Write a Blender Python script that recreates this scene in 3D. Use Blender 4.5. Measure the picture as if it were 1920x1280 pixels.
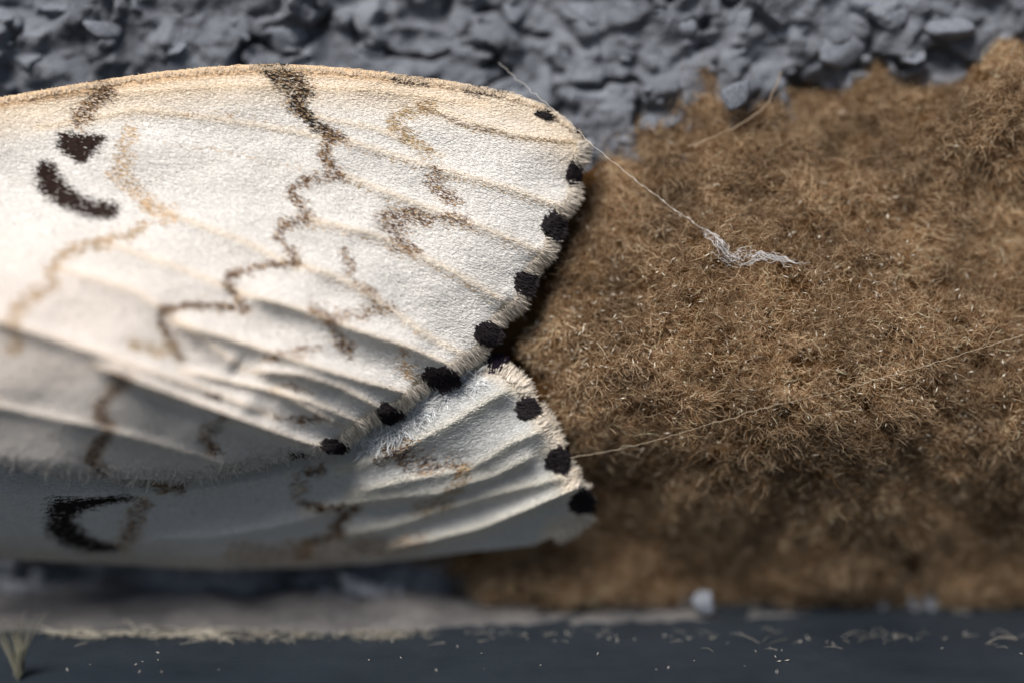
import bpy, math, random
import numpy as np
from mathutils import Vector
from mathutils.geometry import delaunay_2d_cdt

rng = np.random.default_rng(7)
random.seed(7)
R = math.radians
S = bpy.context.scene
for o in list(bpy.data.objects):
    bpy.data.objects.remove(o)
S.unit_settings.scale_length = 0.01          # one unit is one centimetre

# ------------------------------------------------------------------ camera
PITCH = R(11)
DIST = 10.7
CAM = np.array([0.0, -0.55 - DIST * math.cos(PITCH), DIST * math.sin(PITCH)])
cd = bpy.data.cameras.new('camera')
cd.lens = 100; cd.sensor_width = 36; cd.clip_start = 0.05; cd.clip_end = 500
cd.dof.use_dof = True
cd.dof.focus_distance = DIST - 0.12
cd.dof.aperture_fstop = 0.12
cd.dof.aperture_blades = 0
cam = bpy.data.objects.new('camera', cd)
cam.location = CAM; cam.rotation_euler = (R(90) - PITCH, 0, 0)
S.collection.objects.link(cam); S.camera = cam

# ------------------------------------------------------------------ sky and sun
SUN_EL, SUN_AZ = R(52), R(-22)               # azimuth from straight-in-front, minus = from the left
sun_dir = Vector((math.sin(SUN_AZ) * math.cos(SUN_EL), -math.cos(SUN_AZ) * math.cos(SUN_EL), math.sin(SUN_EL)))
w = bpy.data.worlds.new('World'); S.world = w; w.use_nodes = True
nt = w.node_tree
sky = nt.nodes.new('ShaderNodeTexSky'); sky.sky_type = 'NISHITA'; sky.sun_disc = False
sky.sun_elevation = SUN_EL
sky.sun_rotation = math.atan2(sun_dir.x, sun_dir.y)
nt.links.new(sky.outputs[0], nt.nodes['Background'].inputs[0])
nt.nodes['Background'].inputs[1].default_value = 0.055
sl = bpy.data.lights.new('sun', 'SUN'); sl.energy = 4.0; sl.angle = R(26); sl.color = (1, 0.945, 0.87)
so = bpy.data.objects.new('sun', sl); so.rotation_euler = sun_dir.to_track_quat('Z', 'Y').to_euler()
S.collection.objects.link(so)
S.view_settings.view_transform = 'Standard'
S.view_settings.look = 'None'
S.view_settings.exposure = 0.40
S.cycles.max_bounces = 6; S.cycles.diffuse_bounces = 3; S.cycles.transparent_max_bounces = 6

# ------------------------------------------------------------------ helpers
def W(px, py, d):
    """the point at depth d in front of the wall plane seen at photo position (px, py)"""
    px = np.asarray(px, float); py = np.asarray(py, float); d = np.asarray(d, float)
    x = (px - 960) / 1920 * .36; y = -(py - 640) / 1920 * .36
    sp, cp = math.sin(PITCH), math.cos(PITCH)
    dx = x; dy = cp + y * sp; dz = -sp + y * cp
    t = (-d - CAM[1]) / dy
    return np.stack([CAM[0] + t * dx, CAM[1] + t * dy, CAM[2] + t * dz], -1)

def PX(p):
    sp, cp = math.sin(PITCH), math.cos(PITCH)
    q = np.asarray(p) - CAM
    f = q[..., 1] * cp - q[..., 2] * sp; u = q[..., 1] * sp + q[..., 2] * cp
    return 960 + q[..., 0] / f / .36 * 1920, 640 - u / f / .36 * 1920

def _hash(ix, iy, s):
    h = (ix.astype(np.int64) * 374761393 + iy.astype(np.int64) * 668265263 + s * 974634777) & 0xffffffff
    h = ((h ^ (h >> 13)) * 1274126177) & 0xffffffff
    return ((h ^ (h >> 16)) & 0xffffff) / float(0xffffff)

def vnoise(x, y, s=0):
    x = np.asarray(x, float); y = np.asarray(y, float)
    ix = np.floor(x); iy = np.floor(y); fx = x - ix; fy = y - iy
    fx = fx * fx * (3 - 2 * fx); fy = fy * fy * (3 - 2 * fy)
    a = _hash(ix, iy, s); b = _hash(ix + 1, iy, s); c = _hash(ix, iy + 1, s); d = _hash(ix + 1, iy + 1, s)
    return (a + (b - a) * fx) * (1 - fy) + (c + (d - c) * fx) * fy

def fbm(x, y, o=4, s=0):
    t = 0; a = .5
    for k in range(o):
        t = t + a * (vnoise(x, y, s + k * 17) * 2 - 1); x = x * 2.03 + 5.1; y = y * 2.03 + 1.7; a *= .5
    return t

def worley(x, y, s=0):
    ix = np.floor(x); iy = np.floor(y); f1 = np.full(np.shape(x), 9.); f2 = f1.copy(); idv = np.zeros(np.shape(x))
    for i in (-1, 0, 1):
        for j in (-1, 0, 1):
            cx = ix + i; cy = iy + j
            d = np.hypot(cx + _hash(cx, cy, s) - x, cy + _hash(cx, cy, s + 5) - y)
            r = _hash(cx, cy, s + 9)
            idv = np.where(d < f1, r, idv)
            f2 = np.where(d < f1, f1, np.minimum(f2, d)); f1 = np.minimum(f1, d)
    return f1, f2, idv

def sstep(a, b, x):
    t = np.clip((x - a) / (b - a), 0, 1); return t * t * (3 - 2 * t)

def rbf(pts):
    P = np.array(pts, float); xy = P[:, :2] / 500
    def phi(r): return np.sqrt(r * r + .04)
    A = phi(np.hypot(xy[:, None, 0] - xy[None, :, 0], xy[:, None, 1] - xy[None, :, 1]))
    n = len(P); M = np.zeros((n + 3, n + 3)); M[:n, :n] = A; M[:n, n] = 1; M[:n, n + 1:] = xy; M[n, :n] = 1; M[n + 1:, :n] = xy.T
    M[:n, :n] -= np.eye(n) * 0.002
    c = np.linalg.solve(M, np.concatenate([P[:, 2], [0, 0, 0]]))
    def f(x, y):
        x = np.asarray(x, float) / 500; y = np.asarray(y, float) / 500
        o = c[n] + c[n + 1] * x + c[n + 2] * y
        for k in range(n): o = o + c[k] * phi(np.hypot(x - xy[k, 0], y - xy[k, 1]))
        return o
    return f

def seg(x, y, pts):
    """signed distance to a polyline (plus = below it on the photo), position along 0..1 and interpolated third value"""
    pts = np.array(pts, float); best = np.full(np.shape(x), 1e9); sgn = np.zeros(np.shape(x)); al = np.zeros(np.shape(x)); wv = np.zeros(np.shape(x))
    L = np.hypot(*np.diff(pts[:, :2], axis=0).T); T = L.sum(); acc = 0
    for k in range(len(pts) - 1):
        a = pts[k]; b = pts[k + 1]; ux = (b[0] - a[0]) / L[k]; uy = (b[1] - a[1]) / L[k]
        t = np.clip((x - a[0]) * ux + (y - a[1]) * uy, 0, L[k]); ex = x - a[0] - t * ux; ey = y - a[1] - t * uy
        d = np.hypot(ex, ey); m = d < best
        best = np.where(m, d, best); sgn = np.where(m, np.sign(ux * ey - uy * ex + 1e-9), sgn); al = np.where(m, (acc + t) / T, al)
        if pts.shape[1] > 2: wv = np.where(m, a[2] + (b[2] - a[2]) * t / L[k], wv)
        acc += L[k]
    return best, sgn, al, wv

def inside(x, y, poly):
    c = np.zeros(np.shape(x), bool); n = len(poly)
    for i in range(n):
        x1, y1 = poly[i]; x2, y2 = poly[(i + 1) % n]
        if y1 == y2: continue
        c ^= ((y1 > y) != (y2 > y)) & (x < (x2 - x1) * (y - y1) / (y2 - y1) + x1)
    return c

class Raster:
    def __init__(s, x0, y0, x1, y1, st):
        s.x0, s.y0, s.st = x0, y0, st
        s.X, s.Y = np.meshgrid(np.arange(x0, x1, st), np.arange(y0, y1, st))
    def sample(s, A, x, y):
        fx = np.clip((x - s.x0) / s.st, 0, A.shape[1] - 1.001); fy = np.clip((y - s.y0) / s.st, 0, A.shape[0] - 1.001)
        i = fx.astype(int); j = fy.astype(int); fx = fx - i; fy = fy - j
        if A.ndim == 3: fx = fx[..., None]; fy = fy[..., None]
        return (A[j, i] * (1 - fx) + A[j, i + 1] * fx) * (1 - fy) + (A[j + 1, i] * (1 - fx) + A[j + 1, i + 1] * fx) * fy

def blur(A, n):
    for _ in range(2):
        for ax in (0, 1):
            k = np.pad(A, [(n, n) if i == ax else (0, 0) for i in range(A.ndim)], mode='edge')
            c = np.cumsum(np.concatenate([np.zeros_like(np.take(k, [0], ax)), k], ax), ax)
            m = A.shape[ax]
            A = (np.take(c, range(2 * n + 1, 2 * n + 1 + m), ax) - np.take(c, range(m), ax)) / (2 * n + 1)
    return A

def tag(o, label=None, cat=None, group=None, kind=None):
    for k, v in (('label', label), ('category', cat), ('group', group), ('kind', kind)):
        if v: o[k] = v
    return o

def link(name, data, parent=None):
    o = bpy.data.objects.new(name, data); S.collection.objects.link(o)
    if parent:
        o.parent = parent
        if parent.type == 'EMPTY': o.location = [-v for v in parent.location]
    return o

def mesh(name, V, F, mat, parent=None, cols=None, smooth=True):
    me = bpy.data.meshes.new(name); V = np.asarray(V, np.float32)
    if isinstance(F, np.ndarray):
        n, k = F.shape
        me.vertices.add(len(V)); me.vertices.foreach_set('co', V.ravel())
        me.loops.add(n * k); me.loops.foreach_set('vertex_index', F.astype(np.int32).ravel())
        me.polygons.add(n); me.polygons.foreach_set('loop_start', np.arange(0, n * k, k, dtype=np.int32))
        me.update(calc_edges=True)
    else:
        me.from_pydata(V.tolist(), [], F)
    if cols is not None:
        a = me.attributes.new('col', 'FLOAT_COLOR', 'POINT')
        a.data.foreach_set('color', np.concatenate([cols, np.ones((len(cols), 1))], 1).astype(np.float32).ravel())
    me.polygons.foreach_set('use_smooth', [smooth] * len(me.polygons))
    me.materials.append(mat)
    return link(name, me, parent)

def hairs(name, P, rad, cols, mat, parent=None, taper=None):
    """P: n x k x 3 strand points, rad: n radii, cols: n x 3"""
    n, k, _ = P.shape
    c = bpy.data.hair_curves.new(name)
    c.add_curves([k] * n)
    c.attributes['position'].data.foreach_set('vector', P.astype(np.float32).ravel())
    t = np.linspace(0, 1, k) if taper is None else None
    tp = (1 - .75 * t ** 2) if taper is None else np.array(taper)
    r = c.attributes.get('radius') or c.attributes.new('radius', 'FLOAT', 'POINT')
    r.data.foreach_set('value', (np.asarray(rad)[:, None] * tp[None, :]).astype(np.float32).ravel())
    a = c.attributes.new('col', 'FLOAT_COLOR', 'CURVE')
    a.data.foreach_set('color', np.concatenate([cols, np.ones((n, 1))], 1).astype(np.float32).ravel())
    c.materials.append(mat)
    return link(name, c, parent)

# ------------------------------------------------------------------ materials
def newmat(name):
    m = bpy.data.materials.new(name); m.use_nodes = True; n = m.node_tree
    return m, n, n.nodes['Principled BSDF']

def fibre_mat(name, trans=.3, rough=.6, spec=.25):
    m, n, b = newmat(name)
    at = n.nodes.new('ShaderNodeAttribute'); at.attribute_name = 'col'
    b.inputs['Roughness'].default_value = rough; b.inputs['Specular IOR Level'].default_value = spec
    tr = n.nodes.new('ShaderNodeBsdfTranslucent'); mx = n.nodes.new('ShaderNodeMixShader'); mx.inputs[0].default_value = trans
    n.links.new(at.outputs['Color'], b.inputs['Base Color']); n.links.new(at.outputs['Color'], tr.inputs['Color'])
    n.links.new(b.outputs[0], mx.inputs[1]); n.links.new(tr.outputs[0], mx.inputs[2])
    n.links.new(mx.outputs[0], n.nodes['Material Output'].inputs[0])
    return m

def rough_mat(name, c1, c2, scale, bump, rough=.85, spec=.3, bscale=None, c3=None, dist=.03):
    m, n, b = newmat(name)
    tc = n.nodes.new('ShaderNodeTexCoord')
    t1 = n.nodes.new('ShaderNodeTexNoise'); t1.inputs['Scale'].default_value = scale; t1.inputs['Detail'].default_value = 8; t1.inputs['Roughness'].default_value = .65
    cr = n.nodes.new('ShaderNodeValToRGB'); cr.color_ramp.elements[0].position = .32; cr.color_ramp.elements[1].position = .68
    cr.color_ramp.elements[0].color = (*c1, 1); cr.color_ramp.elements[1].color = (*c2, 1)
    if c3:
        e = cr.color_ramp.elements.new(.76); e.color = (*c3, 1)
    t2 = n.nodes.new('ShaderNodeTexNoise'); t2.inputs['Scale'].default_value = bscale or scale * 4; t2.inputs['Detail'].default_value = 6; t2.inputs['Roughness'].default_value = .7
    bp = n.nodes.new('ShaderNodeBump'); bp.inputs['Strength'].default_value = bump; bp.inputs['Distance'].default_value = dist
    for t in (t1, t2): n.links.new(tc.outputs['Object'], t.inputs['Vector'])
    n.links.new(t1.outputs[0], cr.inputs[0]); n.links.new(cr.outputs[0], b.inputs['Base Color'])
    n.links.new(t2.outputs[0], bp.inputs['Height']); n.links.new(bp.outputs[0], b.inputs['Normal'])
    b.inputs['Roughness'].default_value = rough; b.inputs['Specular IOR Level'].default_value = spec
    return m

M_stucco = rough_mat('stucco', (.075, .083, .102), (.25, .268, .31), 2.6, .8, bscale=16, c3=(.34, .35, .375), dist=.05)
M_grain = rough_mat('stucco_grain', (.15, .165, .20), (.28, .30, .35), 5, .6, bscale=22)
M_bead = rough_mat('dusty_mortar', (.09, .088, .092), (.18, .172, .17), 3.5, .8, bscale=20)
M_ledge = rough_mat('painted_ledge', (.008, .013, .020), (.022, .030, .040), 1.3, .35, rough=.55, spec=.35, bscale=40, c3=(.035, .042, .05), dist=.01)
M_scale = fibre_mat('wing_scales', .22, .55, .2)
M_wing = fibre_mat('wing_membrane', .12, .7, .1)
M_fluff = fibre_mat('brown_fibres', .3, .5, .35)
M_under = rough_mat('matted_fibres', (.045, .021, .007), (.15, .075, .026), 9, 1.0, bscale=30, spec=.1)
M_silk = fibre_mat('silk', .3, .35, .5)
M_dust = fibre_mat('pale_dust', .2, .6, .2)

# ------------------------------------------------------------------ wall
def chips(x, y, s=0):
    ix = np.floor(x); iy = np.floor(y); z = np.zeros(np.shape(x)); f1 = z + 9.; f2 = z + 9.; idv = z.copy(); ox = z.copy(); oy = z.copy()
    for i in (-1, 0, 1):
        for j in (-1, 0, 1):
            cx = ix + i; cy = iy + j; ax = x - cx - _hash(cx, cy, s); ay = y - cy - _hash(cx, cy, s + 5)
            d = np.maximum(np.hypot(ax, ay) * .7, np.abs(ax) + np.abs(ay) * .35); m = d < f1
            f2 = np.where(m, f1, np.minimum(f2, d)); f1 = np.minimum(f1, d)
            idv = np.where(m, _hash(cx, cy, s + 9), idv); ox = np.where(m, ax, ox); oy = np.where(m, ay, oy)
    return f1, f2, idv, ox, oy

def wall_d(x, z):
    wx = x + .25 * fbm(x * 2.1, z * 2.1, 3, 3); wz = z + .2 * fbm(x * 2.3 + 7, z * 2.3, 3, 8)
    h = .10 + .17 * fbm(wx * 1.5, wz * 1.7, 3, 1)
    for sc, am, sd in ((3.2, .115, 2), (6.5, .06, 12), (13., .026, 22)):
        f1, f2, i, ox, oy = chips(wx * sc, wz * sc * 1.12, sd)
        tilt = (ox * (i * 17 % 1 - .5) + oy * (i * 31 % 1 - .35)) * 1.5
        h = h + am * ((i - .35) + tilt) * sstep(.0, .22, f2 - f1) * sstep(.25, .6, i * 7 % 1)
    rid = np.abs(fbm(wx * 2.6 + 3, wz * 3.4 + 9, 4, 31))
    h = h - .10 * (1 - sstep(0, .09, rid))
    h = h + .055 * fbm(x * 9, z * 11, 4, 50) + .03 * np.abs(fbm(x * 21, z * 23, 2, 57))
    return h

ZL = float(W(960, 1128, 0.12)[2])            # the top of the ledge
st = .0135
xs = np.arange(-3.3, 3.3, st); zs = np.arange(ZL - .3, 2.3, st)
XX, ZZ = np.meshgrid(xs, zs)
WD = wall_d(XX, ZZ)
def grid_faces(nr, nc):
    i = np.arange(nr - 1)[:, None] * nc + np.arange(nc - 1)[None, :]
    return np.stack([i, i + 1, i + 1 + nc, i + nc], -1).reshape(-1, 4)
V = np.stack([XX, -WD, ZZ], -1).reshape(-1, 3)
wall = mesh('stucco_wall', V, grid_faces(*XX.shape), M_stucco)
tag(wall, 'rough blue-grey stucco wall with coarse lumps behind the moth and the brown fluff', 'wall')

def ico(sub=2):
    import bmesh
    bm = bmesh.new(); bmesh.ops.create_icosphere(bm, subdivisions=sub, radius=1)
    v = np.array([x.co[:] for x in bm.verts]); f = np.array([[a.index for a in p.verts] for p in bm.faces]); bm.free(); return v, f
IV, IF = ico(3)
def stone_mesh(name, seed, mat, facets=12):
    r = np.random.default_rng(seed); v = IV.copy()
    nrm = r.normal(size=(facets, 3)); nrm /= np.linalg.norm(nrm, axis=1)[:, None]; off = r.uniform(.42, .75, facets)
    for k in range(facets):
        e = v @ nrm[k] - off[k]; v = v - np.clip(e, 0, None)[:, None] * nrm[k] * .9
    v *= (1 + .22 * fbm(v[:, 0] * 2 + seed, v[:, 1] * 2 + v[:, 2] * 1.3, 3, seed))[:, None]
    me = bpy.data.meshes.new(name); me.from_pydata(v.tolist(), [], IF.tolist()); me.materials.append(mat)
    me.polygons.foreach_set('use_smooth', [True] * len(me.polygons)); return me
stones = [stone_mesh('grain', 100 + i, M_grain) for i in range(8)]
def grain(px, py, r, asp=1.0, rot=0, lift=0, parent=wall, name='grain', d=None):
    if d is None:
        p = W(px, py, .2); d = float(wall_d(p[0], p[2])) + lift
    p = W(px, py, d)
    o = bpy.data.objects.new(name, random.choice(stones)); S.collection.objects.link(o); o.parent = parent
    o.location = p; s = r / 500
    o.scale = (s, s * .9, s * asp); o.rotation_euler = (random.uniform(-.3, .3), R(rot), random.uniform(-.5, .5))
    return o
G = [(790, 35, 40, .9, 20), (960, 20, 42, .6, 30), (1145, 185, 36, .9, 0), (1235, 185, 30, .7, 10), (1385, 180, 34, 1.35, 5, .13), (1400, 40, 46, 1.1, 10),
     (1380, 100, 44, .8, -10), (1290, 45, 36, .8, 0), (1500, 50, 50, .7, -25), (1570, 85, 60, .8, -30), (1620, 20, 52, .8, 10), (1680, 35, 40, .8, 0), (1790, 45, 62, .45, -8),
     (1800, 118, 50, .5, -25), (1715, 110, 40, .5, 0), (1050, 90, 42, .7, 40), (530, 75, 48, 1.1, 10), (1220, 235, 24, .8, 0, .04), (1170, 262, 24, .5, -10, .05),
     (1105, 268, 18, .8, 10, .1), (1530, 120, 40, .6, -30), (1440, 70, 30, .6, 0), (700, 100, 40, .5, 20), (200, 60, 50, .6, 20), (330, 95, 40, .6, -20), (60, 110, 46, .5, 10),
     (110, 20, 40, .6, 0), (640, 30, 36, .7, 0), (870, 90, 44, .5, 20), (900, 60, 30, .6, 0), (1100, 30, 50, .5, 30), (1010, 50, 34, .5, -20), (440, 40, 36, .5, 20), (260, 10, 30, .7, 0),
     (1200, 100, 40, .7, 20), (1240, 20, 44, .6, 10), (1320, 120, 30, .7, 0), (1640, 130, 36, .5, -20), (1880, 70, 40, .5, 0), (1480, 130, 24, .7, 0), (30, 40, 40, .5, 30)]
for g in G:
    grain(g[0], g[1], g[2], g[3], g[4], g[5] - .03 if len(g) > 5 else random.uniform(-.05, -.02))
for _ in range(20):
    grain(rng.uniform(-60, 1980), rng.uniform(-30, 190), rng.uniform(8, 17), rng.uniform(.5, 1), rng.uniform(-40, 40), rng.uniform(-.015, .01))

# ------------------------------------------------------------------ ledge
def ledge_profile():
    e = .06; pr = [(.2, ZL - 1.2), (.2, ZL)]
    pr += [(-2.9 - e * math.sin(a), ZL - e + e * math.cos(a)) for a in np.linspace(0, math.pi / 2, 7)] + [(-2.96, ZL - 1.2)]
    return pr
pr = ledge_profile(); nx = 60; X = np.linspace(-3.6, 3.6, nx)
V = [(x, y, z + .004 * math.sin(x * 3 + y)) for x in X for (y, z) in pr]; k = len(pr)
F = [[i * k + j, i * k + (j + 1) % k, (i + 1) * k + (j + 1) % k, (i + 1) * k + j] for i in range(nx - 1) for j in range(k)]
F += [list(range(k))[::-1], [(nx - 1) * k + j for j in range(k)]]
ledge = mesh('ledge', V, F, M_ledge, smooth=False)
tag(ledge, 'dark blue-grey painted ledge running along the foot of the stucco wall', 'ledge')

def on_ledge(px, py):
    x = (px - 960) / 1920 * .36; y = -(py - 640) / 1920 * .36
    sp, cp = math.sin(PITCH), math.cos(PITCH); dz = -sp + y * cp; dy = cp + y * sp
    t = (ZL - CAM[2]) / dz
    return np.stack([CAM[0] + t * x, CAM[1] + t * dy, ZL + 0 * t], -1)

# lumpy mortar bead in the corner between wall and ledge
fr = np.array([(-200, 1186), (0, 1184), (300, 1180), (600, 1185), (800, 1182), (860, 1172), (1200, 1166), (1300, 1164), (1450, 1156), (1600, 1152), (1920, 1150), (2150, 1150)], float)
tp_ = np.array([(-200, 1120), (0, 1118), (100, 1118), (150, 1108), (330, 1104), (450, 1112), (700, 1108), (800, 1112), (900, 1128), (1300, 1130), (1450, 1140), (1700, 1142), (2150, 1146)], float)
pxs = np.arange(-190, 2140, 7.0); rows = 16; Vb = []
for j in range(rows):
    t = j / (rows - 1)
    f = on_ledge(pxs, np.interp(pxs, fr[:, 0], fr[:, 1]) + 5 * fbm(pxs / 22, pxs * 0, 3, 4))
    topz = W(pxs, np.interp(pxs, tp_[:, 0], tp_[:, 1]), .16)[:, 2]
    a = t * math.pi / 2
    yy = f[:, 1] * math.cos(a) + .1 * (1 - math.cos(a))
    zz = ZL - .01 + (topz - ZL) * (math.sin(a) ** .8) + .01
    n_ = .045 * fbm(f[:, 0] * 5, yy * 6, 4, 21) * math.sin(a * .9 + .15)
    Vb.append(np.stack([f[:, 0] * 1.0, yy - n_ * .5, zz + n_], -1))
Vb = np.concatenate(Vb)
bead = mesh('mortar_bead', Vb, grid_faces(rows, len(pxs)), M_bead, wall)
tag(bead, 'dusty pale grey bead where the wall meets the ledge')
g = grain(1322, 1128, 30, 1.15, -15, d=.36); g['label'] = 'single grey grain standing up beside the ledge'

# ------------------------------------------------------------------ brown fluff mass
fluff_base = rbf([(1450, 560, .60), (1250, 520, .56), (1150, 600, .54), (1050, 620, .50), (1400, 400, .46), (1600, 420, .42), (1700, 620, .57), (1900, 600, .50), (2150, 600, .40),
                  (1100, 300, .22), (1250, 270, .24), (1450, 240, .24), (1650, 260, .22), (1900, 300, .30), (1875, 200, .36), (1300, 110, .12), (1500, 130, .12), (1700, 100, .12), (1920, 60, .14), (2150, 200, .1),
                  (1500, 720, .71), (1300, 720, .66), (1150, 750, .59), (1750, 730, .64), (1950, 760, .55), (1500, 810, .68), (1300, 800, .62), (1750, 820, .60), (1150, 860, .44), (1250, 910, .42), (1450, 920, .46), (1650, 940, .46), (1900, 940, .40), (1400, 990, .36),
                  (1150, 1040, .18), (1400, 1050, .20), (1700, 1060, .22), (1950, 1070, .20), (1200, 1140, .30), (1500, 1150, .32), (1900, 1150, .30), (900, 500, .25), (850, 700, .3), (900, 900, .3),
                  (900, 1040, .16), (1000, 1130, .28), (700, 1000, .15), (750, 1120, .16), (2150, 1100, .3)])
top_edge = np.array([(700, 420), (900, 320), (1080, 248), (1180, 222), (1245, 180), (1275, 100), (1320, 85), (1350, 160), (1440, 140), (1500, 185), (1560, 165), (1640, 130), (1720, 160), (1800, 140), (1860, 70), (1960, 20), (2200, 60)], float)
left_edge = np.array([(0, 1150), (300, 900), (500, 780), (700, 690), (900, 680), (1040, 740), (1085, 860), (1180, 900)], float)   # y, x
RF = Raster(640, 0, 2240, 1200, 4)
fx, fy = RF.X, RF.Y
fe = fy - np.interp(fx, top_edge[:, 0], top_edge[:, 1]) + 48 * fbm(fx / 60, fy / 60, 4, 3)
fe = np.minimum(fe, fx - np.interp(fy, left_edge[:, 0], left_edge[:, 1]) + 30 * fbm(fx / 50, fy / 50, 3, 6))
fe = np.minimum(fe, 2200 - fx)
fe = np.minimum(fe, 1158 - fy + 10 * fbm(fx / 40, fy / 40, 3, 9))
FD = fluff_base(fx, fy) + .085 * fbm(fx / 150, fy / 150, 3, 60) + .055 * fbm(fx / 34, fy / 34, 3, 61)
FD = np.maximum(FD, .17) * sstep(-30, 70, fe) ** .7 - .02
V = W(fx, fy, FD).reshape(-1, 3)
FF = grid_faces(*fx.shape); keep = (fe.ravel()[FF].max(1) > -25)
FF = FF[keep]; used = np.unique(FF); rm = np.zeros(len(V), int); rm[used] = np.arange(len(used))
V[:, 2] = np.maximum(V[:, 2], ZL - .02)
fluff = bpy.data.objects.new('egg_mass', None); S.collection.objects.link(fluff)
fluff.location = W(1450, 1140, .2); fluff.empty_display_size = .2
tag(fluff, 'thick tan-brown fibrous egg mass matted over the stucco to the right of the moth', 'egg mass')
felt = mesh('felt', V[used], rm[FF], M_under, fluff)

WINGZONE = [(1090, 215), (1122, 290), (1105, 390), (1065, 480), (1015, 590), (968, 655), (1010, 700), (1060, 800), (1085, 880), (1125, 940), (1105, 985), (1050, 1015), (600, 1050), (600, 200)]
def fluff_hairs(n, L0, L1, rad, flat, seed, warm, xr=(680, 2180), yr=(60, 1165), lift=(.0, .03)):
    r = np.random.default_rng(seed)
    x = r.uniform(*xr, n); y = r.uniform(*yr, n)
    f = RF.sample(fe, x, y); dens = .6 + 1.2 * fbm(x / 45, y / 45, 3, 77)
    k = (r.uniform(0, 25, n) < f + 6) & (f > -14) & (r.uniform(0, 1, n) < dens + .25); x = x[k]; y = y[k]; n = len(x)
    d = RF.sample(FD, x, y) + r.uniform(lift[0], lift[1], n)
    k = ~inside(x, y, WINGZONE); x, y, d = x[k], y[k], d[k]; n = len(x)
    # flow follows a slow swirl with much scatter
    ang = 2.2 * fbm(x / 170, y / 170, 2, 5) * 3 + r.normal(0, 1.1, n)
    L = r.uniform(L0, L1, n) * (.6 + .8 * r.random(n) ** 2)
    curl = r.normal(0, .9, n); c2 = r.normal(0, .9, n)
    P = []; cx, cy, cd = x.copy(), y.copy(), d.copy(); K = 5
    out = r.normal(0, flat, n) + .06
    for i in range(K):
        P.append(W(cx, cy, cd))
        a = ang + curl * i / K + c2 * (i / K) ** 2
        cx = cx + np.cos(a) * L / K; cy = cy + np.sin(a) * L / K * .9
        cd = cd + (out * (1 - 1.3 * i / K) * L / 500 / 1.6)
        cd = np.maximum(cd, RF.sample(FD, cx, cy) - .006)
    P = np.stack(P, 1)
    P[..., 2] = np.maximum(P[..., 2], ZL + .005)
    t = r.random(n) ** 2.1
    tone = .5 + .9 * fbm(x / 90, y / 90, 3, 41)
    c = np.array([.19, .098, .037])[None] * (1 - t[:, None]) + np.array([.96, .76, .53])[None] * t[:, None]
    c = c * (.58 + .70 * np.clip(tone, 0, 1))[:, None] * warm
    return P, r.uniform(.6, 1.3, n) * rad, np.clip(c, 0, 1)
Pa, ra, ca = fluff_hairs(400000, 12, 28, .00085, .5, 11, np.array([1.0, .99, .97]))
o = hairs('matted_hair', Pa, ra, ca, M_fluff, fluff); tag(o, kind='stuff')
Pb, rb, cb = fluff_hairs(60000, 18, 40, .00065, .5, 12, 1.3, lift=(.01, .05))
o = hairs('loose_hair', Pb, rb, cb, M_fluff, fluff); tag(o, kind='stuff')

# pale flecks caught in the fluff, plus bright glints put in as flecks
def flecks(name, pts, size, mat, label, cat, asp=(1.5, 4.5), colr=(.92, .86, .74)):
    n = len(pts); r = rng
    base = np.array([(1, 0, 0), (0, 1, 0), (-1, 0, 0), (0, -1, 0), (0, 0, 1), (0, 0, -1)], float)
    fc = np.array([(0, 1, 4), (1, 2, 4), (2, 3, 4), (3, 0, 4), (1, 0, 5), (2, 1, 5), (3, 2, 5), (0, 3, 5)])
    VV = []; FFc = []; C = []
    for i in range(n):
        s = size * r.uniform(.5, 1.5); v = base * np.array([s * r.uniform(*asp), s * .9, s * .5])
        q = Vector((r.normal(), r.normal() * .4, r.normal())).to_track_quat('X', 'Z').to_matrix()
        VV.append(v @ np.array(q).T + pts[i]); FFc.append(fc + 6 * i); C.append(np.repeat([np.array(colr) * r.uniform(.7, 1.1)], 6, 0))
    o = mesh(name, np.concatenate(VV), np.concatenate(FFc), mat, cols=np.clip(np.concatenate(C), 0, 1), smooth=True)
    return tag(o, label, cat, kind='stuff')
n = 1000; x = rng.uniform(960, 1920, n); y = 640 + rng.normal(0, 170, n)
x[:70] = 1000 + rng.exponential(90, 70); y[:70] = 650 + rng.normal(0, 40, 70)
k = (RF.sample(fe, x, y) > 20) & (y > 200) & (y < 1050); x = x[k]; y = y[k]
flecks('flecks_and_glints', W(x, y, RF.sample(FD, x, y) + rng.uniform(.02, .06, len(x))), .0033, M_dust, 'tiny pale flecks and modelled bright glints all over the brown egg mass', 'flecks')

# ------------------------------------------------------------------ wings
RW = Raster(-300, 80, 1200, 1120, 2)
WX, WY = RW.X, RW.Y

def ridge(pts, h, wu, wd_):
    """crease: crest height h, gentle rise over wu px on its upper side, drop over wd_ px on its lower side"""
    b, s, al, _ = seg(WX, WY, pts)
    wdt = np.where(s > 0, wd_, wu)
    end = sstep(0, .15, al) * sstep(0, .06, 1 - al) if True else 1
    e = np.exp(-(b / wdt) ** 1.4)
    return h * e * np.where((al <= 0.001) | (al >= .999), 0.0 + end, np.maximum(end, .0))

def inset(line, o):
    P = np.array(line, float); T = np.gradient(P, axis=0); T /= np.hypot(T[:, 0], T[:, 1])[:, None]
    return [tuple(p) for p in P + np.stack([-T[:, 1], T[:, 0]], -1) * o]
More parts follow.
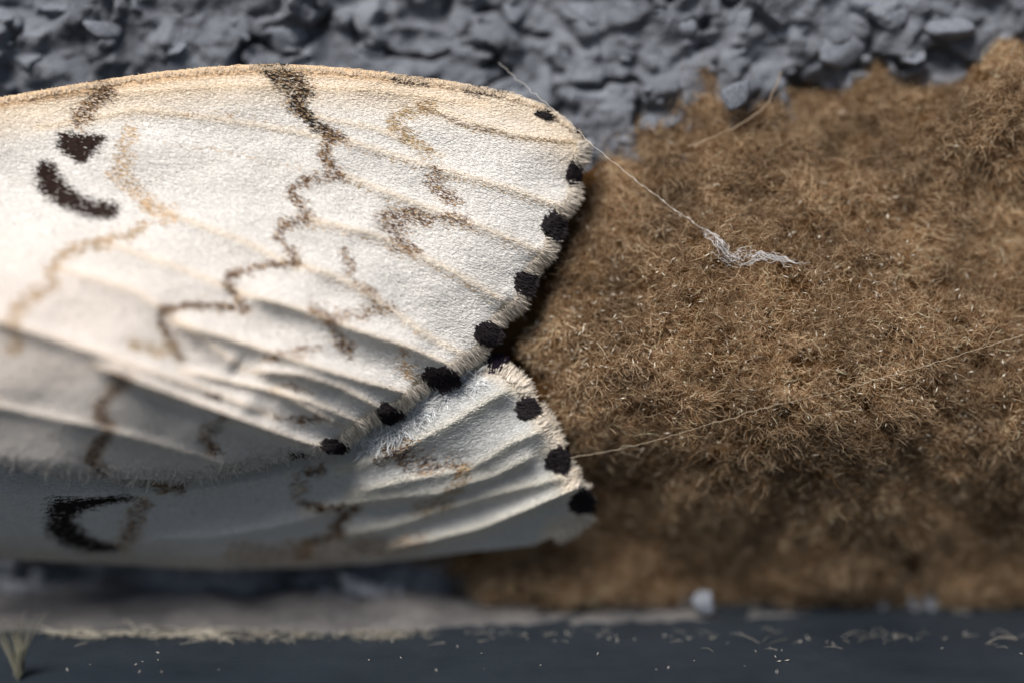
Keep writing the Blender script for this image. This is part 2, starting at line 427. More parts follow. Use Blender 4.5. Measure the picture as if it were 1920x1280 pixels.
# forewing ---------------------------------------------------------
fore_top = [(-290, 275), (-150, 222), (-60, 195), (0, 184), (80, 170), (150, 158), (220, 147), (300, 136), (380, 128), (450, 123), (520, 121), (600, 125), (680, 132), (750, 141), (820, 150), (880, 160), (950, 173), (1000, 190), (1045, 215), (1080, 243), (1102, 266)]
fore_margin = [(1102, 266), (1100, 290), (1092, 318), (1088, 350), (1082, 380), (1062, 402), (1050, 428), (1044, 455), (1036, 480), (1015, 500), (1000, 520), (994, 548), (980, 578), (950, 597), (932, 618), (922, 645), (900, 672), (868, 690), (845, 708), (812, 726), (780, 745), (755, 768), (722, 782), (695, 795), (668, 818), (645, 836), (612, 848)]
fore_low = [(612, 848), (585, 850), (545, 856), (500, 866), (450, 880), (400, 890), (330, 895), (250, 896), (180, 890), (100, 880), (0, 866), (-120, 852), (-290, 840)]
fore_poly = fore_top[:-1] + inset(fore_margin, 10) + fore_low[1:]
fb = rbf([(-290, 280, .75), (0, 190, .58), (250, 145, .52), (520, 125, .50), (800, 150, .46), (1000, 190, .43), (1105, 275, .42),
          (1090, 370, .48), (1045, 490, .55), (990, 580, .60), (940, 650, .62), (850, 715, .66), (740, 780, .70), (640, 840, .72),
          (-290, 500, 1.15), (0, 290, .62), (250, 250, .58), (500, 200, .55), (0, 400, .78), (250, 350, .68), (500, 300, .63), (800, 300, .56), (1000, 350, .52), (700, 500, .73), (900, 520, .65), (400, 500, .84),
          (200, 540, .99), (0, 600, 1.12), (200, 665, 1.12), (400, 745, .99), (550, 810, .84), (480, 640, .93), (650, 650, .82),
          (0, 750, 1.12), (-290, 720, 1.2), (200, 790, 1.06), (450, 830, .88), (400, 875, .82), (250, 888, .88), (100, 875, .99), (0, 865, 1.03), (-290, 840, 1.05), (550, 852, .74), (350, 820, .97)])
FDp = fb(WX, WY)
FDp += .035 * fbm(WX / 130, WY / 90, 2, 90) + .0025 * fbm(WX / 22, WY / 14, 2, 91)
veins = [  # crest line, height, px above, px below
    ([(306, 600), (430, 635), (547, 673), (659, 708), (790, 745)], .065, 34, 15),
    ([(467, 693), (565, 702), (640, 727), (735, 778)], .06, 26, 14),
    ([(437, 546), (547, 575), (656, 615), (769, 652), (880, 702)], .07, 34, 18),
    ([(-280, 520), (-60, 585), (36, 615), (182, 662), (292, 699), (400, 735), (500, 775)], .06, 28, 18),
    ([(160, 680), (219, 700), (328, 741), (419, 774), (547, 822), (640, 848)], .09, 22, 13),
    ([(-280, 720), (0, 762), (180, 800), (290, 830), (400, 862), (450, 880)], .03, 16, 14),
    ([(548, 490), (620, 515), (680, 545), (800, 630), (900, 682)], .045, 30, 16),
    ([(300, 395), (450, 450), (550, 500)], .03, 30, 20),
    ([(570, 408), (700, 440), (830, 500), (960, 575)], .032, 26, 14),
    ([(635, 325), (760, 375), (900, 425), (1030, 480)], .026, 22, 12),
    ([(622, 255), (800, 310), (950, 352), (1075, 395)], .026, 22, 12),
    ([(560, 215), (700, 240), (820, 290)], .014, 20, 10),
    ([(770, 190), (880, 230), (1000, 258), (1095, 268)], .018, 24, 10),
    ([(100, 500), (250, 545), (330, 600), (450, 690)], .04, 26, 22),
    ([(180, 450), (330, 500), (440, 545)], .035, 30, 26),
    ([(-100, 160), (200, 175), (450, 160), (700, 168), (900, 195)], .018, 16, 12),
    ([(60, 240), (260, 205), (420, 225), (600, 255)], .012, 16, 10),
    ([(330, 690), (420, 712), (520, 735), (640, 800)], .035, 16, 10),
    ([(500, 730), (580, 752), (690, 800)], .025, 12, 9),
]
for v in veins: FDp += ridge(v[0], v[1] * (.85 if v[0][0][1] > 490 else .5), v[2] * .75, v[3] * 1.0)
# cream along the veins, white between
b0, s0, a0, _ = seg(WX, WY, fore_top)
FDp -= .025 * np.clip(1 - b0 / 14, 0, 1) ** 2                      # the leading edge rolls back
bm_, sm_, am_, _ = seg(WX, WY, fore_margin)
FDp -= .02 * np.clip(1 - bm_ / 40, 0, 1) ** 2
bl_, _, _, _ = seg(WX, WY, fore_low)
FDp -= .018 * np.clip(1 - bl_ / 18, 0, 1) ** 2
# scallops ripple the margin
FDp += .012 * np.sin(am_ * 2 * math.pi * 8) * np.clip(1 - bm_ / 60, 0, 1)

white = np.array([.83, .81, .785]); cream = np.array([.86, .70, .50]); tan = np.array([.50, .35, .20]); brown = np.array([.10, .055, .035]); black = np.array([.022, .014, .014]); olive = np.array([.22, .16, .08])
def mixc(A, c, m): return A * (1 - m[..., None]) + np.asarray(c) * m[..., None]
FC = np.broadcast_to(white, WX.shape + (3,)).copy()
for v in veins:
    b, s, al, _ = seg(WX, WY, v[0]); FC = mixc(FC, cream, .38 * np.exp(-(b / 7) ** 2))
FC = mixc(FC, cream, .75 * np.clip(1 - bm_ / 36, 0, 1) ** .8)
FC = mixc(FC, cream, .55 * sstep(110, 20, b0))
FC = mixc(FC, tan * 1.5, .7 * sstep(26, 10, b0) * sstep(1000, 700, WX))
FC = mixc(FC, (.80, .68, .60), .35 * sstep(700, 100, WX) * sstep(380, 560, WY))
FC = mixc(FC, (.62, .60, .58), .55 * sstep(-.02, .06, ((WY - np.interp(WX, [-290, 0, 160, 640], [740, 745, 700, 860])) / 500)))  # grey shade of the down-turned lower fold, mixed into the wing colour

def marks(lst, seed):
    """probability rasters of coloured scales for strokes [(pts with width), colour, density, softness]"""
    out = []
    for i, (pts, col, den, soft) in enumerate(lst):
        b, s, al, wv = seg(WX, WY, pts)
        e = wv * 1.0 + soft * 22 * fbm(WX / 16, WY / 11, 3, seed + i)
        if soft > .3: out.append((.20 * sstep(e * 1.4 + 8, e * .7, b), np.array([.42, .29, .17])))
        out.append((den * sstep(e + 3 + 9 * soft, e * .45 - 3, b) * (1 - .6 * soft * sstep(-.05, .25, fbm(WX / 7, WY / 5, 2, seed + i + 50))), col))
    return out
fore_marks = marks([
    ([(114, 266, 22), (142, 274, 32), (165, 266, 22), (188, 256, 4)], np.array([.030, .016, .013]), .99, .15),
    ([(130, 275, 20), (142, 290, 18)], np.array([.030, .016, .013]), .99, .15),
    ([(78, 322, 27), (88, 348, 31), (112, 368, 27), (140, 383, 22), (170, 391, 21), (198, 393, 20)], np.array([.030, .016, .013]), .99, .12),
    ([(184, 166, 22), (170, 188, 17), (150, 210, 15), (135, 224, 12)], brown, .85, .6),
    ([(484, 126, 10), (508, 134, 30), (535, 150, 28), (556, 172, 24), (545, 192, 18), (562, 215, 11), (582, 235, 9), (605, 248, 10)], np.array([.022, .014, .010]), .99, .4),
    ([(605, 248, 10), (632, 258, 9), (603, 268, 9), (597, 290, 9), (612, 310, 6), (637, 327, 4)], brown, .85, .6),
    ([(637, 327, 4), (600, 328, 4), (562, 338, 7), (535, 352, 5), (552, 378, 7), (572, 403, 9), (552, 412, 6), (522, 418, 4)], brown * 1.2, .75, .7),
    ([(522, 418, 5), (512, 440, 5), (530, 462, 5), (548, 488, 6), (500, 494, 6), (460, 504, 5), (425, 512, 5)], brown * 1.3, .8, .5),
    ([(425, 512, 5), (414, 528, 6), (430, 550, 6), (452, 579, 7), (400, 573, 7), (350, 569, 6), (298, 580, 9)], brown, .85, .4),
    ([(298, 580, 7), (288, 592, 5), (300, 620, 7), (315, 648, 9), (332, 668, 5)], brown, .8, .4),
    ([(315, 650, 9), (280, 655, 7), (240, 640, 5)], olive * 1.4, .6, .6),
    ([(235, 240, 9), (225, 290, 12), (205, 322, 11), (238, 350, 10), (262, 375, 10)], tan, .34, 1.0),
    ([(262, 375, 8), (290, 400, 12), (315, 400, 8)], tan * 1.2, .4, 1.0),
    ([(262, 424, 7), (225, 440, 9), (165, 455, 9), (110, 470, 8), (85, 508, 10)], tan * .8, .5, .8),
    ([(95, 530, 6), (60, 552, 9), (25, 575, 15), (15, 610, 12), (25, 645, 10), (10, 650, 12)], tan * .8, .5, .7),
    ([(800, 195, 6), (770, 200, 8), (745, 212, 7), (730, 232, 8), (760, 255, 9), (790, 280, 7)], olive * 1.6, .55, .9),
    ([(812, 325, 8), (800, 342, 8), (826, 365, 9), (842, 376, 6)], brown * 1.3, .6, .9),
    ([(718, 402, 9), (760, 400, 10), (792, 404, 7), (865, 410, 4)], brown * 1.2, .65, .9),
    ([(715, 418, 11), (742, 432, 13), (735, 450, 10), (768, 466, 6)], brown * 1.2, .65, .9),
    ([(635, 470, 4), (645, 490, 3), (650, 512, 4), (668, 535, 4), (690, 552, 5)], brown * 1.5, .5, .7),
    ([(575, 578, 7), (620, 592, 10), (660, 588, 7), (700, 574, 7), (718, 580, 6)], brown * 1.5, .55, .9),
    ([(600, 590, 5), (625, 625, 10), (635, 642, 10), (650, 655, 6)], brown * 1.2, .7, .6),
    ([(500, 668, 5), (550, 655, 7), (590, 650, 5)], brown * 1.3, .6, .8),
    ([(740, 650, 4), (752, 685, 7), (765, 705, 6)], tan, .6, .8),
    ([(205, 700, 8), (232, 712, 10), (200, 730, 11), (180, 750, 12), (178, 775, 13), (195, 800, 8)], brown * 1.3, .75, .4),
    ([(190, 812, 10), (172, 835, 15), (160, 858, 15), (185, 880, 10)], brown * .7, .88, .35),
    ([(412, 780, 5), (395, 800, 9), (375, 815, 13), (395, 838, 10)], brown * .9, .72, .8),
    ([(380, 735, 4), (400, 742, 6)], brown, .8, .3),
    ([(500, 726, 2), (545, 720, 3), (575, 735, 2)], brown * 1.3, .5, .4),
    ([(510, 782, 3), (560, 786, 3), (600, 780, 2)], brown * 1.3, .5, .4),
    ([(730, 148, 7), (795, 155, 7)], black * 2, .9, .3),
    ([(868, 166, 8), (905, 173, 9), (940, 178, 5)], black * 2, .95, .2),
    ([(540, 852, 5), (562, 850, 4)], black, .95, .2),
    ([(1070, 240, 6), (1095, 262, 5)], black * 2, .6, .3),
    ([(640, 338, 3), (760, 388, 3), (900, 438, 3), (1010, 480, 2)], tan * .8, .22, .3),
    ([(570, 418, 3), (700, 452, 3), (830, 512, 4), (940, 578, 2)], tan * .9, .22, .3),
    ([(625, 265, 3), (800, 320, 3), (950, 362, 2), (1050, 392, 2)], tan * .8, .24, .3),
    ([(775, 198, 3), (860, 234, 5), (960, 258, 4), (1060, 266, 3)], tan * .6, .6, .2),
    ([(556, 498, 3), (680, 556, 3), (790, 636, 2)], tan, .18, .3),
    ([(250, 215, 2), (420, 212, 3), (560, 238, 2)], tan * .8, .18, .3),
    ([(290, 265, 2), (430, 285, 3), (590, 322, 2)], tan * .9, .18, .3),
], 300)

def scale_hairs(name, poly, D, C, mk, n, slope, Lr, rad, parent, seed, lift=.0075, mask=None):
    r = np.random.default_rng(seed)
    P = np.array(poly); x = r.uniform(P[:, 0].min() , P[:, 0].max(), n); y = r.uniform(P[:, 1].min(), P[:, 1].max(), n)
    k = inside(x, y, poly)
    if mask is not None: k &= mask(x, y)
    x = x[k]; y = y[k]; n = len(x)
    L = r.uniform(*Lr, n)
    a = np.arctan(slope(x, y)) + r.normal(0, .11, n) + .14 * fbm(x / 18, y / 12, 2, seed)
    col = RW.sample(C, x, y) * r.uniform(.80, 1.08, n)[:, None]
    rowshade = 1
    pick = r.random(n); L2 = L.copy()
    for m, c in mk:
        mm = RW.sample(m, x, y); h = pick < mm
        col[h] = np.asarray(c)[None] * r.uniform(.7, 1.5, h.sum())[:, None]
        pick = np.where(h, 2, r.random(n))
        L2[h] *= 1.2
    pts = []
    for t in (0, .5, 1):
        xx = x + np.cos(a) * L2 * (t - .3); yy = y + np.sin(a) * L2 * (t - .3)
        dd = RW.sample(D, xx, yy) + .002 + lift * t ** 1.5 * r.uniform(.4, 1.2, n)
        pts.append(W(xx, yy, dd))
    o = hairs(name, np.stack(pts, 1), r.uniform(.7, 1.25, n) * rad, np.clip(col, 0, .92), M_scale, parent, taper=(1, 1, .45))
    return tag(o, kind='stuff')

def wing_sheet(name, poly, D, C, mk, parent, step=6):
    P = np.array(poly, float); bd = []
    for i in range(len(P)):
        a = P[i]; b = P[(i + 1) % len(P)]; m = max(1, int(np.hypot(*(b - a)) / step))
        for j in range(m): bd.append(a + (b - a) * j / m)
    bd = np.array(bd)
    gx, gy = np.meshgrid(np.arange(P[:, 0].min(), P[:, 0].max(), step), np.arange(P[:, 1].min(), P[:, 1].max(), step))
    gx = gx.ravel(); gy = gy.ravel(); k = inside(gx, gy, poly)
    dd, _, _, _ = seg(gx, gy, np.concatenate([P, P[:1]])); k &= dd > step * .6
    pts = np.concatenate([bd, np.stack([gx[k], gy[k]], -1)]); nb = len(bd)
    res = delaunay_2d_cdt([Vector(p) for p in pts], [], [list(range(nb))], 1, 1e-4)
    vv = np.array([v[:] for v in res[0]]); ff = np.array(res[2])
    C2 = C.copy()
    for m, c in mk: C2 = mixc(C2, np.asarray(c), np.clip(m * .9, 0, 1))
    C2 *= .7
    col = RW.sample(C2, vv[:, 0], vv[:, 1]); d = RW.sample(D, vv[:, 0], vv[:, 1])
    V1 = W(vv[:, 0], vv[:, 1], d); V2 = W(vv[:, 0], vv[:, 1], d - .008)
    n = len(V1)
    # closed thin sheet: front, back and rim
    area = (vv[ff[:, 1], 0] - vv[ff[:, 0], 0]) * (vv[ff[:, 2], 1] - vv[ff[:, 0], 1]) - (vv[ff[:, 2], 0] - vv[ff[:, 0], 0]) * (vv[ff[:, 1], 1] - vv[ff[:, 0], 1])
    ff[area > 0] = ff[area > 0][:, ::-1]
    e = np.concatenate([ff[:, [0, 1]], ff[:, [1, 2]], ff[:, [2, 0]]]); es = set(map(tuple, e))
    rim = [(b_, a_) for (a_, b_) in es if (b_, a_) not in es]
    rf = np.array([(a_, b_, b_ + n) for a_, b_ in rim] + [(a_, b_ + n, a_ + n) for a_, b_ in rim])
    return mesh(name, np.concatenate([V1, V2]), np.concatenate([ff, ff[:, ::-1] + n, rf]), M_wing, parent, cols=np.concatenate([col, col]))

def fringe(name, line, D, parent, spots, seed, L=(26, 38), n_per=1.3, side=1, cols=None, rad=.0030, inset=(-14, 4), jitter=.12, drop=.03):
    r = np.random.default_rng(seed); P = np.array(line, float); sg = np.diff(P, axis=0); ln = np.hypot(sg[:, 0], sg[:, 1]); T = ln.sum(); cum = np.concatenate([[0], np.cumsum(ln)])
    n = int(T * n_per); s = r.uniform(0, T, n)
    x = np.interp(s, cum, P[:, 0]); y = np.interp(s, cum, P[:, 1])
    # smoothed normal
    e = 14; tx = np.interp(np.clip(s + e, 0, T), cum, P[:, 0]) - np.interp(np.clip(s - e, 0, T), cum, P[:, 0])
    ty = np.interp(np.clip(s + e, 0, T), cum, P[:, 1]) - np.interp(np.clip(s - e, 0, T), cum, P[:, 1])
    h = np.hypot(tx, ty); nx_, ny_ = ty / h * side, -tx / h * side
    a = np.arctan2(ny_, nx_) + r.normal(0, jitter, n)
    off = r.uniform(*inset, n); x = x + nx_ * off; y = y + ny_ * off
    Ls = r.uniform(*L, n) * (.92 + .12 * fbm(s / 12, s * 0, 2, seed))
    c = np.array([.88, .80, .70])[None] * r.uniform(.5, 1.08, n)[:, None]
    if cols is not None: c = np.asarray(cols)[None] * r.uniform(.6, 1.2, n)[:, None]
    keep = np.ones(n, bool)
    for (sx, sy, rx, ry, _) in spots:
        keep &= ((x - sx) / (rx + 0)) ** 2 + ((y - sy) / (ry + 0)) ** 2 > .8
    x, y, a, Ls, c = x[keep], y[keep], a[keep], Ls[keep], c[keep]; n = len(x)
    base = RW.sample(D, x, y) + r.uniform(.002, .018, n); pts = []
    bend = r.normal(0, .15, n)
    for t in (0, .35, .7, 1):
        pts.append(W(x + np.cos(a + bend * t) * Ls * t, y + np.sin(a + bend * t) * Ls * t, base - drop * t ** 1.6))
    o = hairs(name, np.stack(pts, 1), r.uniform(.7, 1.2, n) * rad, np.clip(c, 0, 1), M_scale, parent, taper=(1, 1, .8, .25))
    return tag(o, kind='stuff')

def spot_tuft(parent, D, sx, sy, rx, ry, ang, seed, dark=(.010, .007, .009), label=None, n=None):
    r = np.random.default_rng(seed); rx *= .80; ry *= .80; n = n or int(rx * ry * 3.6)
    q = r.uniform(0, 1, n) ** .5 * np.where(r.random(n) < .2, 1.28, 1.0); th = r.uniform(0, 2 * math.pi, n)
    rr = q * (1 + .45 * fbm(np.cos(th) * 2 + seed, np.sin(th) * 2, 2, seed))
    x = sx + np.cos(th) * rr * rx; y = sy + np.sin(th) * rr * ry
    a = R(ang) + r.normal(0, .25, n); L = r.uniform(9, 20, n); pts = []
    base = RW.sample(D, x, y) + .006 + .004 * (1 - q) + r.uniform(0, .008, n)
    for t in (0, .5, 1):
        pts.append(W(x + np.cos(a) * L * (t - .4), y + np.sin(a) * L * (t - .4), base + .006 * t))
    c = np.array(dark)[None] * r.uniform(.4, 2.0, n)[:, None]
    o = hairs('wing_spot', np.stack(pts, 1), r.uniform(.8, 1.3, n) * .0026, c, M_scale, parent, taper=(1, 1, .4))
    if label: o['label'] = label
    return tag(o, kind='stuff')

moth = bpy.data.objects.new('moth', None); S.collection.objects.link(moth); moth.location = W(-250, 850, .5); moth.empty_display_size = .3
tag(moth, 'cream-white moth with dark zigzag bands and black edge spots resting on the stucco', 'moth')

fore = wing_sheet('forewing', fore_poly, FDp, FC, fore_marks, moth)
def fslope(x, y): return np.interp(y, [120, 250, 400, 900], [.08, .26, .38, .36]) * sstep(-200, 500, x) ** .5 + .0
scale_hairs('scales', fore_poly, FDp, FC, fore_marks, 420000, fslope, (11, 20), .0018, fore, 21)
fore_spots = [(1020, 215, 15, 8, 20), (1078, 328, 13, 24, 100), (1040, 426, 20, 26, 30), (987, 531, 20, 21, 40), (916, 625, 23, 23, 50), (829, 705, 33, 21, 55), (728, 773, 27, 18, 50), (624, 834, 25, 14, 35)]
fringe('fringe', fore_margin[:-1], FDp, fore, fore_spots, 31, n_per=5.5, L=(14, 25), side=1, inset=(-22, -8), rad=.0019, jitter=.15)
fringe('lower_fringe', fore_low, FDp, fore, [], 33, n_per=.8, L=(8, 26), side=1, cols=(.58, .56, .54), jitter=.9, drop=.03, rad=.0015, inset=(-22, 6))
fringe('costal_fur', fore_top[:-1], FDp, fore, [], 35, n_per=1.3, L=(6, 13), side=1, cols=(.78, .65, .50), jitter=1.1, inset=(-12, -6), rad=.0016, drop=.0)
for i, s in enumerate(fore_spots): spot_tuft(fore, FDp, *s, 400 + i)

# hindwing ---------------------------------------------------------
hind_margin = [(900, 672), (925, 675), (955, 690), (978, 706), (992, 728), (1008, 750), (1022, 775), (1040, 798), (1052, 822), (1056, 848), (1068, 872), (1082, 884), (1076, 900), (1098, 912), (1112, 930), (1117, 950), (1106, 972), (1078, 998), (1045, 1012)]
hind_low = [(1045, 1012), (1000, 1020), (900, 1030), (800, 1043), (700, 1054), (560, 1062), (400, 1066), (200, 1056), (0, 1046), (-290, 1035)]
hind_poly = inset(hind_margin, 10) + hind_low[1:] + [(-290, 790), (0, 800), (300, 830), (420, 800), (560, 740), (700, 690), (820, 650)]
hb = rbf([(900, 672, .55), (980, 710, .61), (1040, 800, .63), (1068, 870, .62), (1110, 930, .56), (1085, 995, .44), (1000, 1020, .40), (800, 1043, .34), (560, 1062, .32), (200, 1056, .36), (0, 1046, .40), (-290, 1035, .5),
          (700, 820, .63), (800, 760, .65), (880, 730, .64), (900, 800, .65), (800, 900, .57), (600, 900, .57), (400, 930, .60), (200, 940, .68), (0, 940, .74), (950, 900, .57), (1000, 960, .52), (800, 970, .50), (500, 990, .48), (200, 1000, .54), (0, 1000, .58), (-290, 930, .8),
          (420, 800, .50), (560, 740, .48), (700, 690, .46), (820, 650, .46), (300, 830, .56), (0, 800, .66), (-290, 790, .8), (650, 850, .58)])
HDp = hb(WX, WY) + .03 * fbm(WX / 160, WY / 70, 2, 190) + .003 * fbm(WX / 20, WY / 12, 2, 191)
hveins = [([(700, 1035), (800, 1015), (900, 990), (1000, 950), (1105, 905)], .085, 20, 16),
          ([(600, 1012), (740, 985), (880, 940), (1075, 890)], .04, 20, 18),
          ([(640, 930), (760, 900), (880, 880), (960, 830), (1030, 800)], .05, 30, 22),
          ([(620, 885), (740, 850), (850, 790), (960, 725)], .045, 24, 26),
          ([(560, 960), (680, 940), (820, 925), (930, 890), (1010, 850)], .05, 24, 18),
          ([(230, 1010), (400, 1005), (520, 985), (640, 955)], .03, 24, 16),
          ([(-200, 930), (100, 925), (300, 925), (480, 900), (600, 870)], .03, 22, 20)]
for v in hveins: HDp += ridge(v[0], v[1] * .95, v[2] * .85, v[3] * .85)
bh, _, ah, _ = seg(WX, WY, hind_margin)
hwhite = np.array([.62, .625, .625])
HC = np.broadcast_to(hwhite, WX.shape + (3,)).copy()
for v in hveins[:5]:
    b, s, al, _ = seg(WX, WY, v[0]); HC = mixc(HC, (.80, .74, .60), .4 * np.exp(-(b / 12) ** 2))
HC = mixc(HC, (.86, .72, .54), .75 * np.clip(1 - bh / 50, 0, 1) ** .7)
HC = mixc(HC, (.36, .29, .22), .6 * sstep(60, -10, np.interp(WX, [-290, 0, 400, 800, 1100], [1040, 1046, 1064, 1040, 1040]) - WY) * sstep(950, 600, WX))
hind_marks = marks([
    ([(238, 932, 4), (190, 938, 9), (140, 946, 15), (108, 958, 38), (104, 982, 38), (122, 1002, 30), (150, 1018, 22), (200, 1028, 9)], black * .5, 1.0, .1),
    ([(255, 945, 10), (245, 965, 16), (235, 990, 18), (225, 1020, 14)], brown * .8, .6, .7),
    ([(300, 915, 10), (270, 905, 8), (330, 920, 5)], brown * .7, .7, .7),
    ([(555, 943, 6), (600, 957, 6), (660, 955, 7), (640, 970, 10), (615, 985, 8), (630, 1003, 7), (600, 1012, 9), (555, 1028, 8), (560, 1045, 12)], brown * .8, .85, .5),
    ([(720, 850, 12), (745, 860, 16), (790, 878, 10), (860, 880, 6)], black * 3, .65, 1.0),
    ([(760, 840, 6), (735, 845, 10), (700, 870, 4)], black * 3, .55, .9),
    ([(565, 888, 6), (590, 880, 5)], black * 3, .8, .6),
    ([(540, 930, 4), (560, 915, 8), (545, 900, 5)], brown, .5, .9),
    ([(860, 885, 8), (845, 915, 10), (830, 945, 8), (770, 960, 7)], olive, .5, .8),
    ([(430, 1040, 14), (600, 1035, 16), (780, 1015, 9)], brown * 1.5, .28, .8),
], 700)
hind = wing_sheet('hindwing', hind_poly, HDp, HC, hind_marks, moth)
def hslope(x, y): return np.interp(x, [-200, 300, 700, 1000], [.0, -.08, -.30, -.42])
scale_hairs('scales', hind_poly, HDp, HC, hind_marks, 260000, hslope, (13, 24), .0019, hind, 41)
hind_spots = [(925, 682, 24, 15, -35), (988, 765, 19, 21, 10), (1046, 862, 21, 25, 0), (1091, 943, 23, 23, 0)]
fringe('fringe', hind_margin, HDp, hind, hind_spots, 43, n_per=5.0, L=(15, 27), side=1, inset=(-22, -8), rad=.0020, jitter=.15)
for i, s in enumerate(hind_spots): spot_tuft(hind, HDp, *s, 500 + i, dark=(.016, .010, .020) if i == 0 else (.010, .007, .009))
# frayed white fluff where the forewing edge crosses the hindwing
fr_line = [(905, 700), (860, 722), (810, 745), (770, 790), (720, 815), (670, 835)]
fringe('frayed_scales', fr_line, HDp, hind, [], 47, n_per=1.6, L=(10, 34), side=1, cols=(.80, .82, .84), jitter=1.1, inset=(-14, 16), rad=.0022, drop=-.03)

# ------------------------------------------------------------------ silk
def tube(P, rad, sides=5):
    P = np.asarray(P, float); n = len(P); V = []; F = []
    T = np.gradient(P, axis=0); T /= np.linalg.norm(T, axis=1)[:, None] + 1e-12
    up = np.array([.3, .8, .5]); A = np.cross(T, up); A /= np.linalg.norm(A, axis=1)[:, None]; B = np.cross(T, A)
    rad = np.broadcast_to(rad, n)
    for j in range(sides):
        th = 2 * math.pi * j / sides; V.append(P + (A * math.cos(th) + B * math.sin(th)) * rad[:, None])
    V = np.stack(V, 1).reshape(-1, 3)
    for i in range(n - 1):
        for j in range(sides): F.append((i * sides + j, i * sides + (j + 1) % sides, (i + 1) * sides + (j + 1) % sides, (i + 1) * sides + j))
    return V, np.array(F)
def tubes(name, lst, col, parent=None):
    VV, FF_, k = [], [], 0
    for P, r_ in lst:
        v, f = tube(P, r_); VV.append(v); FF_.append(f + k); k += len(v)
    V = np.concatenate(VV)
    return mesh(name, V, np.concatenate(FF_), M_silk, parent, cols=np.repeat([col], len(V), 0).astype(float))
def path(pts, n, wob=0, seed=0):
    p = np.array(pts, float); L = np.concatenate([[0], np.cumsum(np.hypot(*np.diff(p[:, :2], axis=0).T))]); s = np.linspace(0, L[-1], n)
    x = np.interp(s, L, p[:, 0]); y = np.interp(s, L, p[:, 1]); d = np.interp(s, L, p[:, 2])
    env = np.minimum(1, np.minimum(s, L[-1] - s) / 20)
    return W(x + wob * fbm(s / 9, s * 0, 3, seed) * env, y + wob * fbm(s / 9, s * 0 + 3, 3, seed + 1) * env, d)
threads = []
t1 = path([(935, 118, .30), (1000, 175, .40), (1060, 225, .50), (1110, 270, .54), (1200, 345, .60), (1265, 393, .64), (1320, 430, .68)], 160, 4, 1)
rr = .0009 + .0020 * np.clip(fbm(np.linspace(0, 60, 160), np.zeros(160), 2, 4) * 2, 0, 1) * np.linspace(0, 1, 160)
silk1 = tubes('silk_thread', [(t1, rr)], (.78, .74, .70))
tag(silk1, 'fine pale silk thread slanting from the wall past the upper wing tip', 'thread')
ends = [t1]
cl = []
main = [(1315, 426), (1345, 450), (1362, 478), (1395, 490), (1420, 476), (1455, 482), (1480, 492), (1525, 498)]
mp = np.array(main, float)
for i in range(60):
    s0_ = rng.uniform(0, 5.5); n_ = 14; s_ = np.clip(s0_ + np.linspace(0, rng.uniform(.6, 1.8), n_), 0, len(mp) - 1)
    sp_ = 9 if s0_ > 3.3 or s0_ < 1.4 else 17
    ox, oy = rng.normal(0, sp_ * .5, 2)
    x = np.interp(s_, np.arange(len(mp)), mp[:, 0]) + ox + 1.2 * sp_ * fbm(s_ * 2.2, s_ * 0 + i, 3, i); y = np.interp(s_, np.arange(len(mp)), mp[:, 1]) + oy * .8 + 1.2 * sp_ * fbm(s_ * 2.2, s_ * 0 + i + 9, 3, i + 70)
    cl.append((W(x, y, RF.sample(FD, x, y) + rng.uniform(.04, .10)), rng.uniform(.0006, .0014)))
clump = tubes('silk_clump', cl, (.80, .80, .82), silk1)
o2 = path([(1068, 858, .64), (1130, 848, .64), (1220, 828, .66), (1330, 795, .72), (1440, 762, .78), (1560, 735, .76), (1700, 695, .72), (1800, 665, .70), (1960, 615, .66)], 120, 3, 8)
silk2 = tubes('silk_thread', [(o2, .0009)], (.66, .56, .42))
tag(silk2, 'long thin silk thread stretched across the lower fluff from the hindwing to the right edge', 'thread')
o3 = path([(1465, 135, .25), (1440, 195, .3), (1405, 225, .32), (1340, 258, .36), (1290, 275, .36)], 40, 3, 12)
silk3 = tubes('silk_thread', [(o3, .0028)], (.36, .27, .18))
tag(silk3, 'blurred tan strand beside the pale upright grain at the upper edge of the fluff', 'strand')

# ------------------------------------------------------------------ dust and fibres on the ledge
def ledge_fibres(n, xr, yc, ys, L, rad, col, seed, up=.3):
    r = np.random.default_rng(seed); x = r.uniform(*xr, n); keep = r.uniform(-.5, .35, n) < fbm(x / 28, x * 0, 3, seed + 60); x = x[keep]; n = len(x); y = yc(x) + r.normal(0, ys, n); y = np.maximum(y, 1180)
    p = on_ledge(x, y); a = r.normal(0, .45, n) + np.where(r.random(n) < .5, 0, math.pi); l = r.uniform(*L, n) / 500; c = r.normal(0, .5, n); h = np.abs(r.normal(0, up, n)); pts = []
    q = p + np.array([0, 0, .004])
    for t in range(5):
        pts.append(q.copy()); b_ = a + c * t / 4
        q = q + np.stack([np.cos(b_) * l / 4, np.sin(b_) * l / 4, h * l / 4 * (1.5 - t * .7)], -1); q[:, 2] = np.maximum(q[:, 2], ZL + .003)
    return np.stack(pts, 1), r.uniform(.6, 1.4, n) * rad, np.array(col)[None] * r.uniform(.5, 1.2, n)[:, None]
yc = lambda x: np.interp(x, [100, 400, 800, 1300, 1920], [1190, 1192, 1190, 1198, 1202])
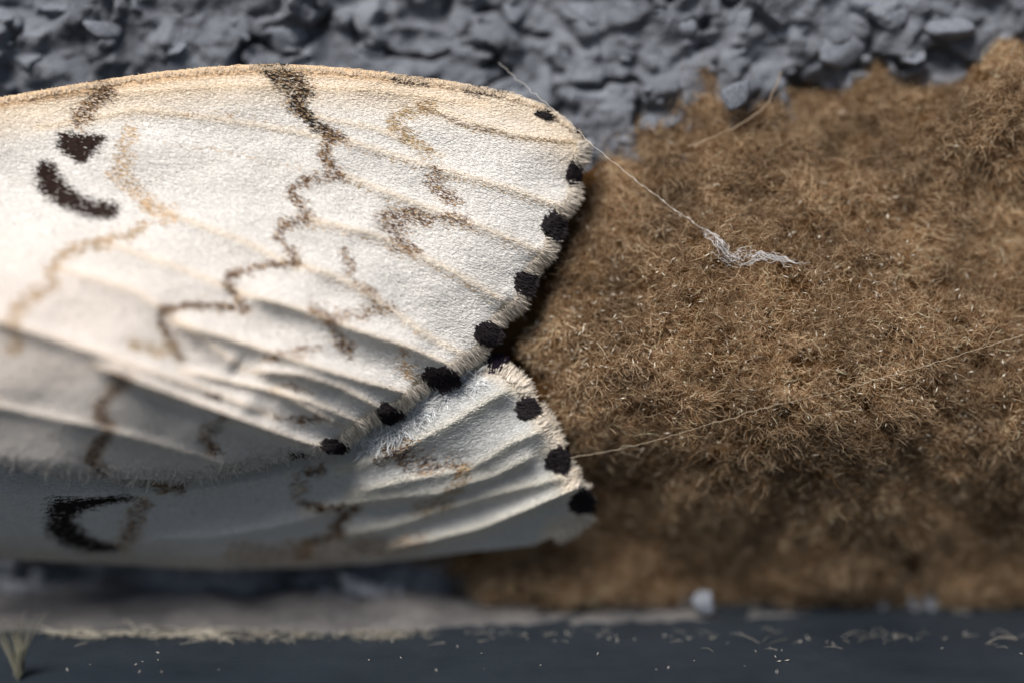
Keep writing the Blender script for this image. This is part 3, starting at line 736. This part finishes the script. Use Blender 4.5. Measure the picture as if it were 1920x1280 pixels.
parts_ = [ledge_fibres(800, (330, 805), lambda x: np.interp(x, [330, 520, 805], [1193, 1192, 1190]), 6, (6, 34), .0010, (.34, .31, .26), 1, .45),
          ledge_fibres(220, (100, 420), yc, 5, (15, 60), .0018, (.52, .48, .40), 2, .2),
          ledge_fibres(60, (800, 1920), yc, 10, (8, 44), .0009, (.40, .36, .31), 3, .3),
          ledge_fibres(20, (1380, 1920), lambda x: x * 0 + 1200, 9, (30, 75), .0010, (.36, .32, .27), 4, .25)]
o = hairs('dust_fibres', np.concatenate([p[0] for p in parts_]), np.concatenate([p[1] for p in parts_]), np.clip(np.concatenate([p[2] for p in parts_]), 0, 1), M_dust)
tag(o, 'fine pale dust fibres lying along the back of the dark ledge', 'dust', kind='stuff')
n = 190; x = rng.uniform(100, 1920, n); y = 1194 + rng.normal(0, 6, n); x[:90] = rng.uniform(300, 800, 90); y[:90] = 1188 + rng.normal(0, 3, 90)
x2 = rng.uniform(100, 1920, 50); y2 = rng.uniform(1200, 1262, 50); x2 = x2[:34]; y2 = y2[:34]
p = on_ledge(np.concatenate([x, x2]), np.maximum(np.concatenate([y, y2]), 1182)); p[:, 2] += .005
flecks('dust_specks', p, .0034, M_dust, 'pale dust specks scattered on the dark ledge', 'dust', asp=(1, 3), colr=(.6, .56, .5))

# pale blurred tuft in the near left corner
r = np.random.default_rng(5); n = 30; bx = on_ledge(np.array([36.]), np.array([1272.]))[0]
th = 0; L = r.uniform(.14, .24, n); side = np.where(r.random(n) < .5, -.07, .08) + r.normal(0, .09, n); pts = []
b0_ = bx + np.stack([r.normal(0, .008, n), r.normal(0, .02, n), r.uniform(0, .03, n)], -1)
for t in (0, .35, .7, 1): pts.append(b0_ + np.stack([side * L * t * 2.4 * (t ** .5 + .2), r.normal(0, .01, n) * t, L * t], -1))
tuft = hairs('fibre_tuft', np.stack(pts, 1), r.uniform(.6, 1.2, n) * .0030, np.array([.22, .21, .16])[None] * r.uniform(.6, 1.1, n)[:, None], M_dust)
tag(tuft, 'small pale blurred tuft of fibres standing on the ledge at the lower left corner', 'tuft')
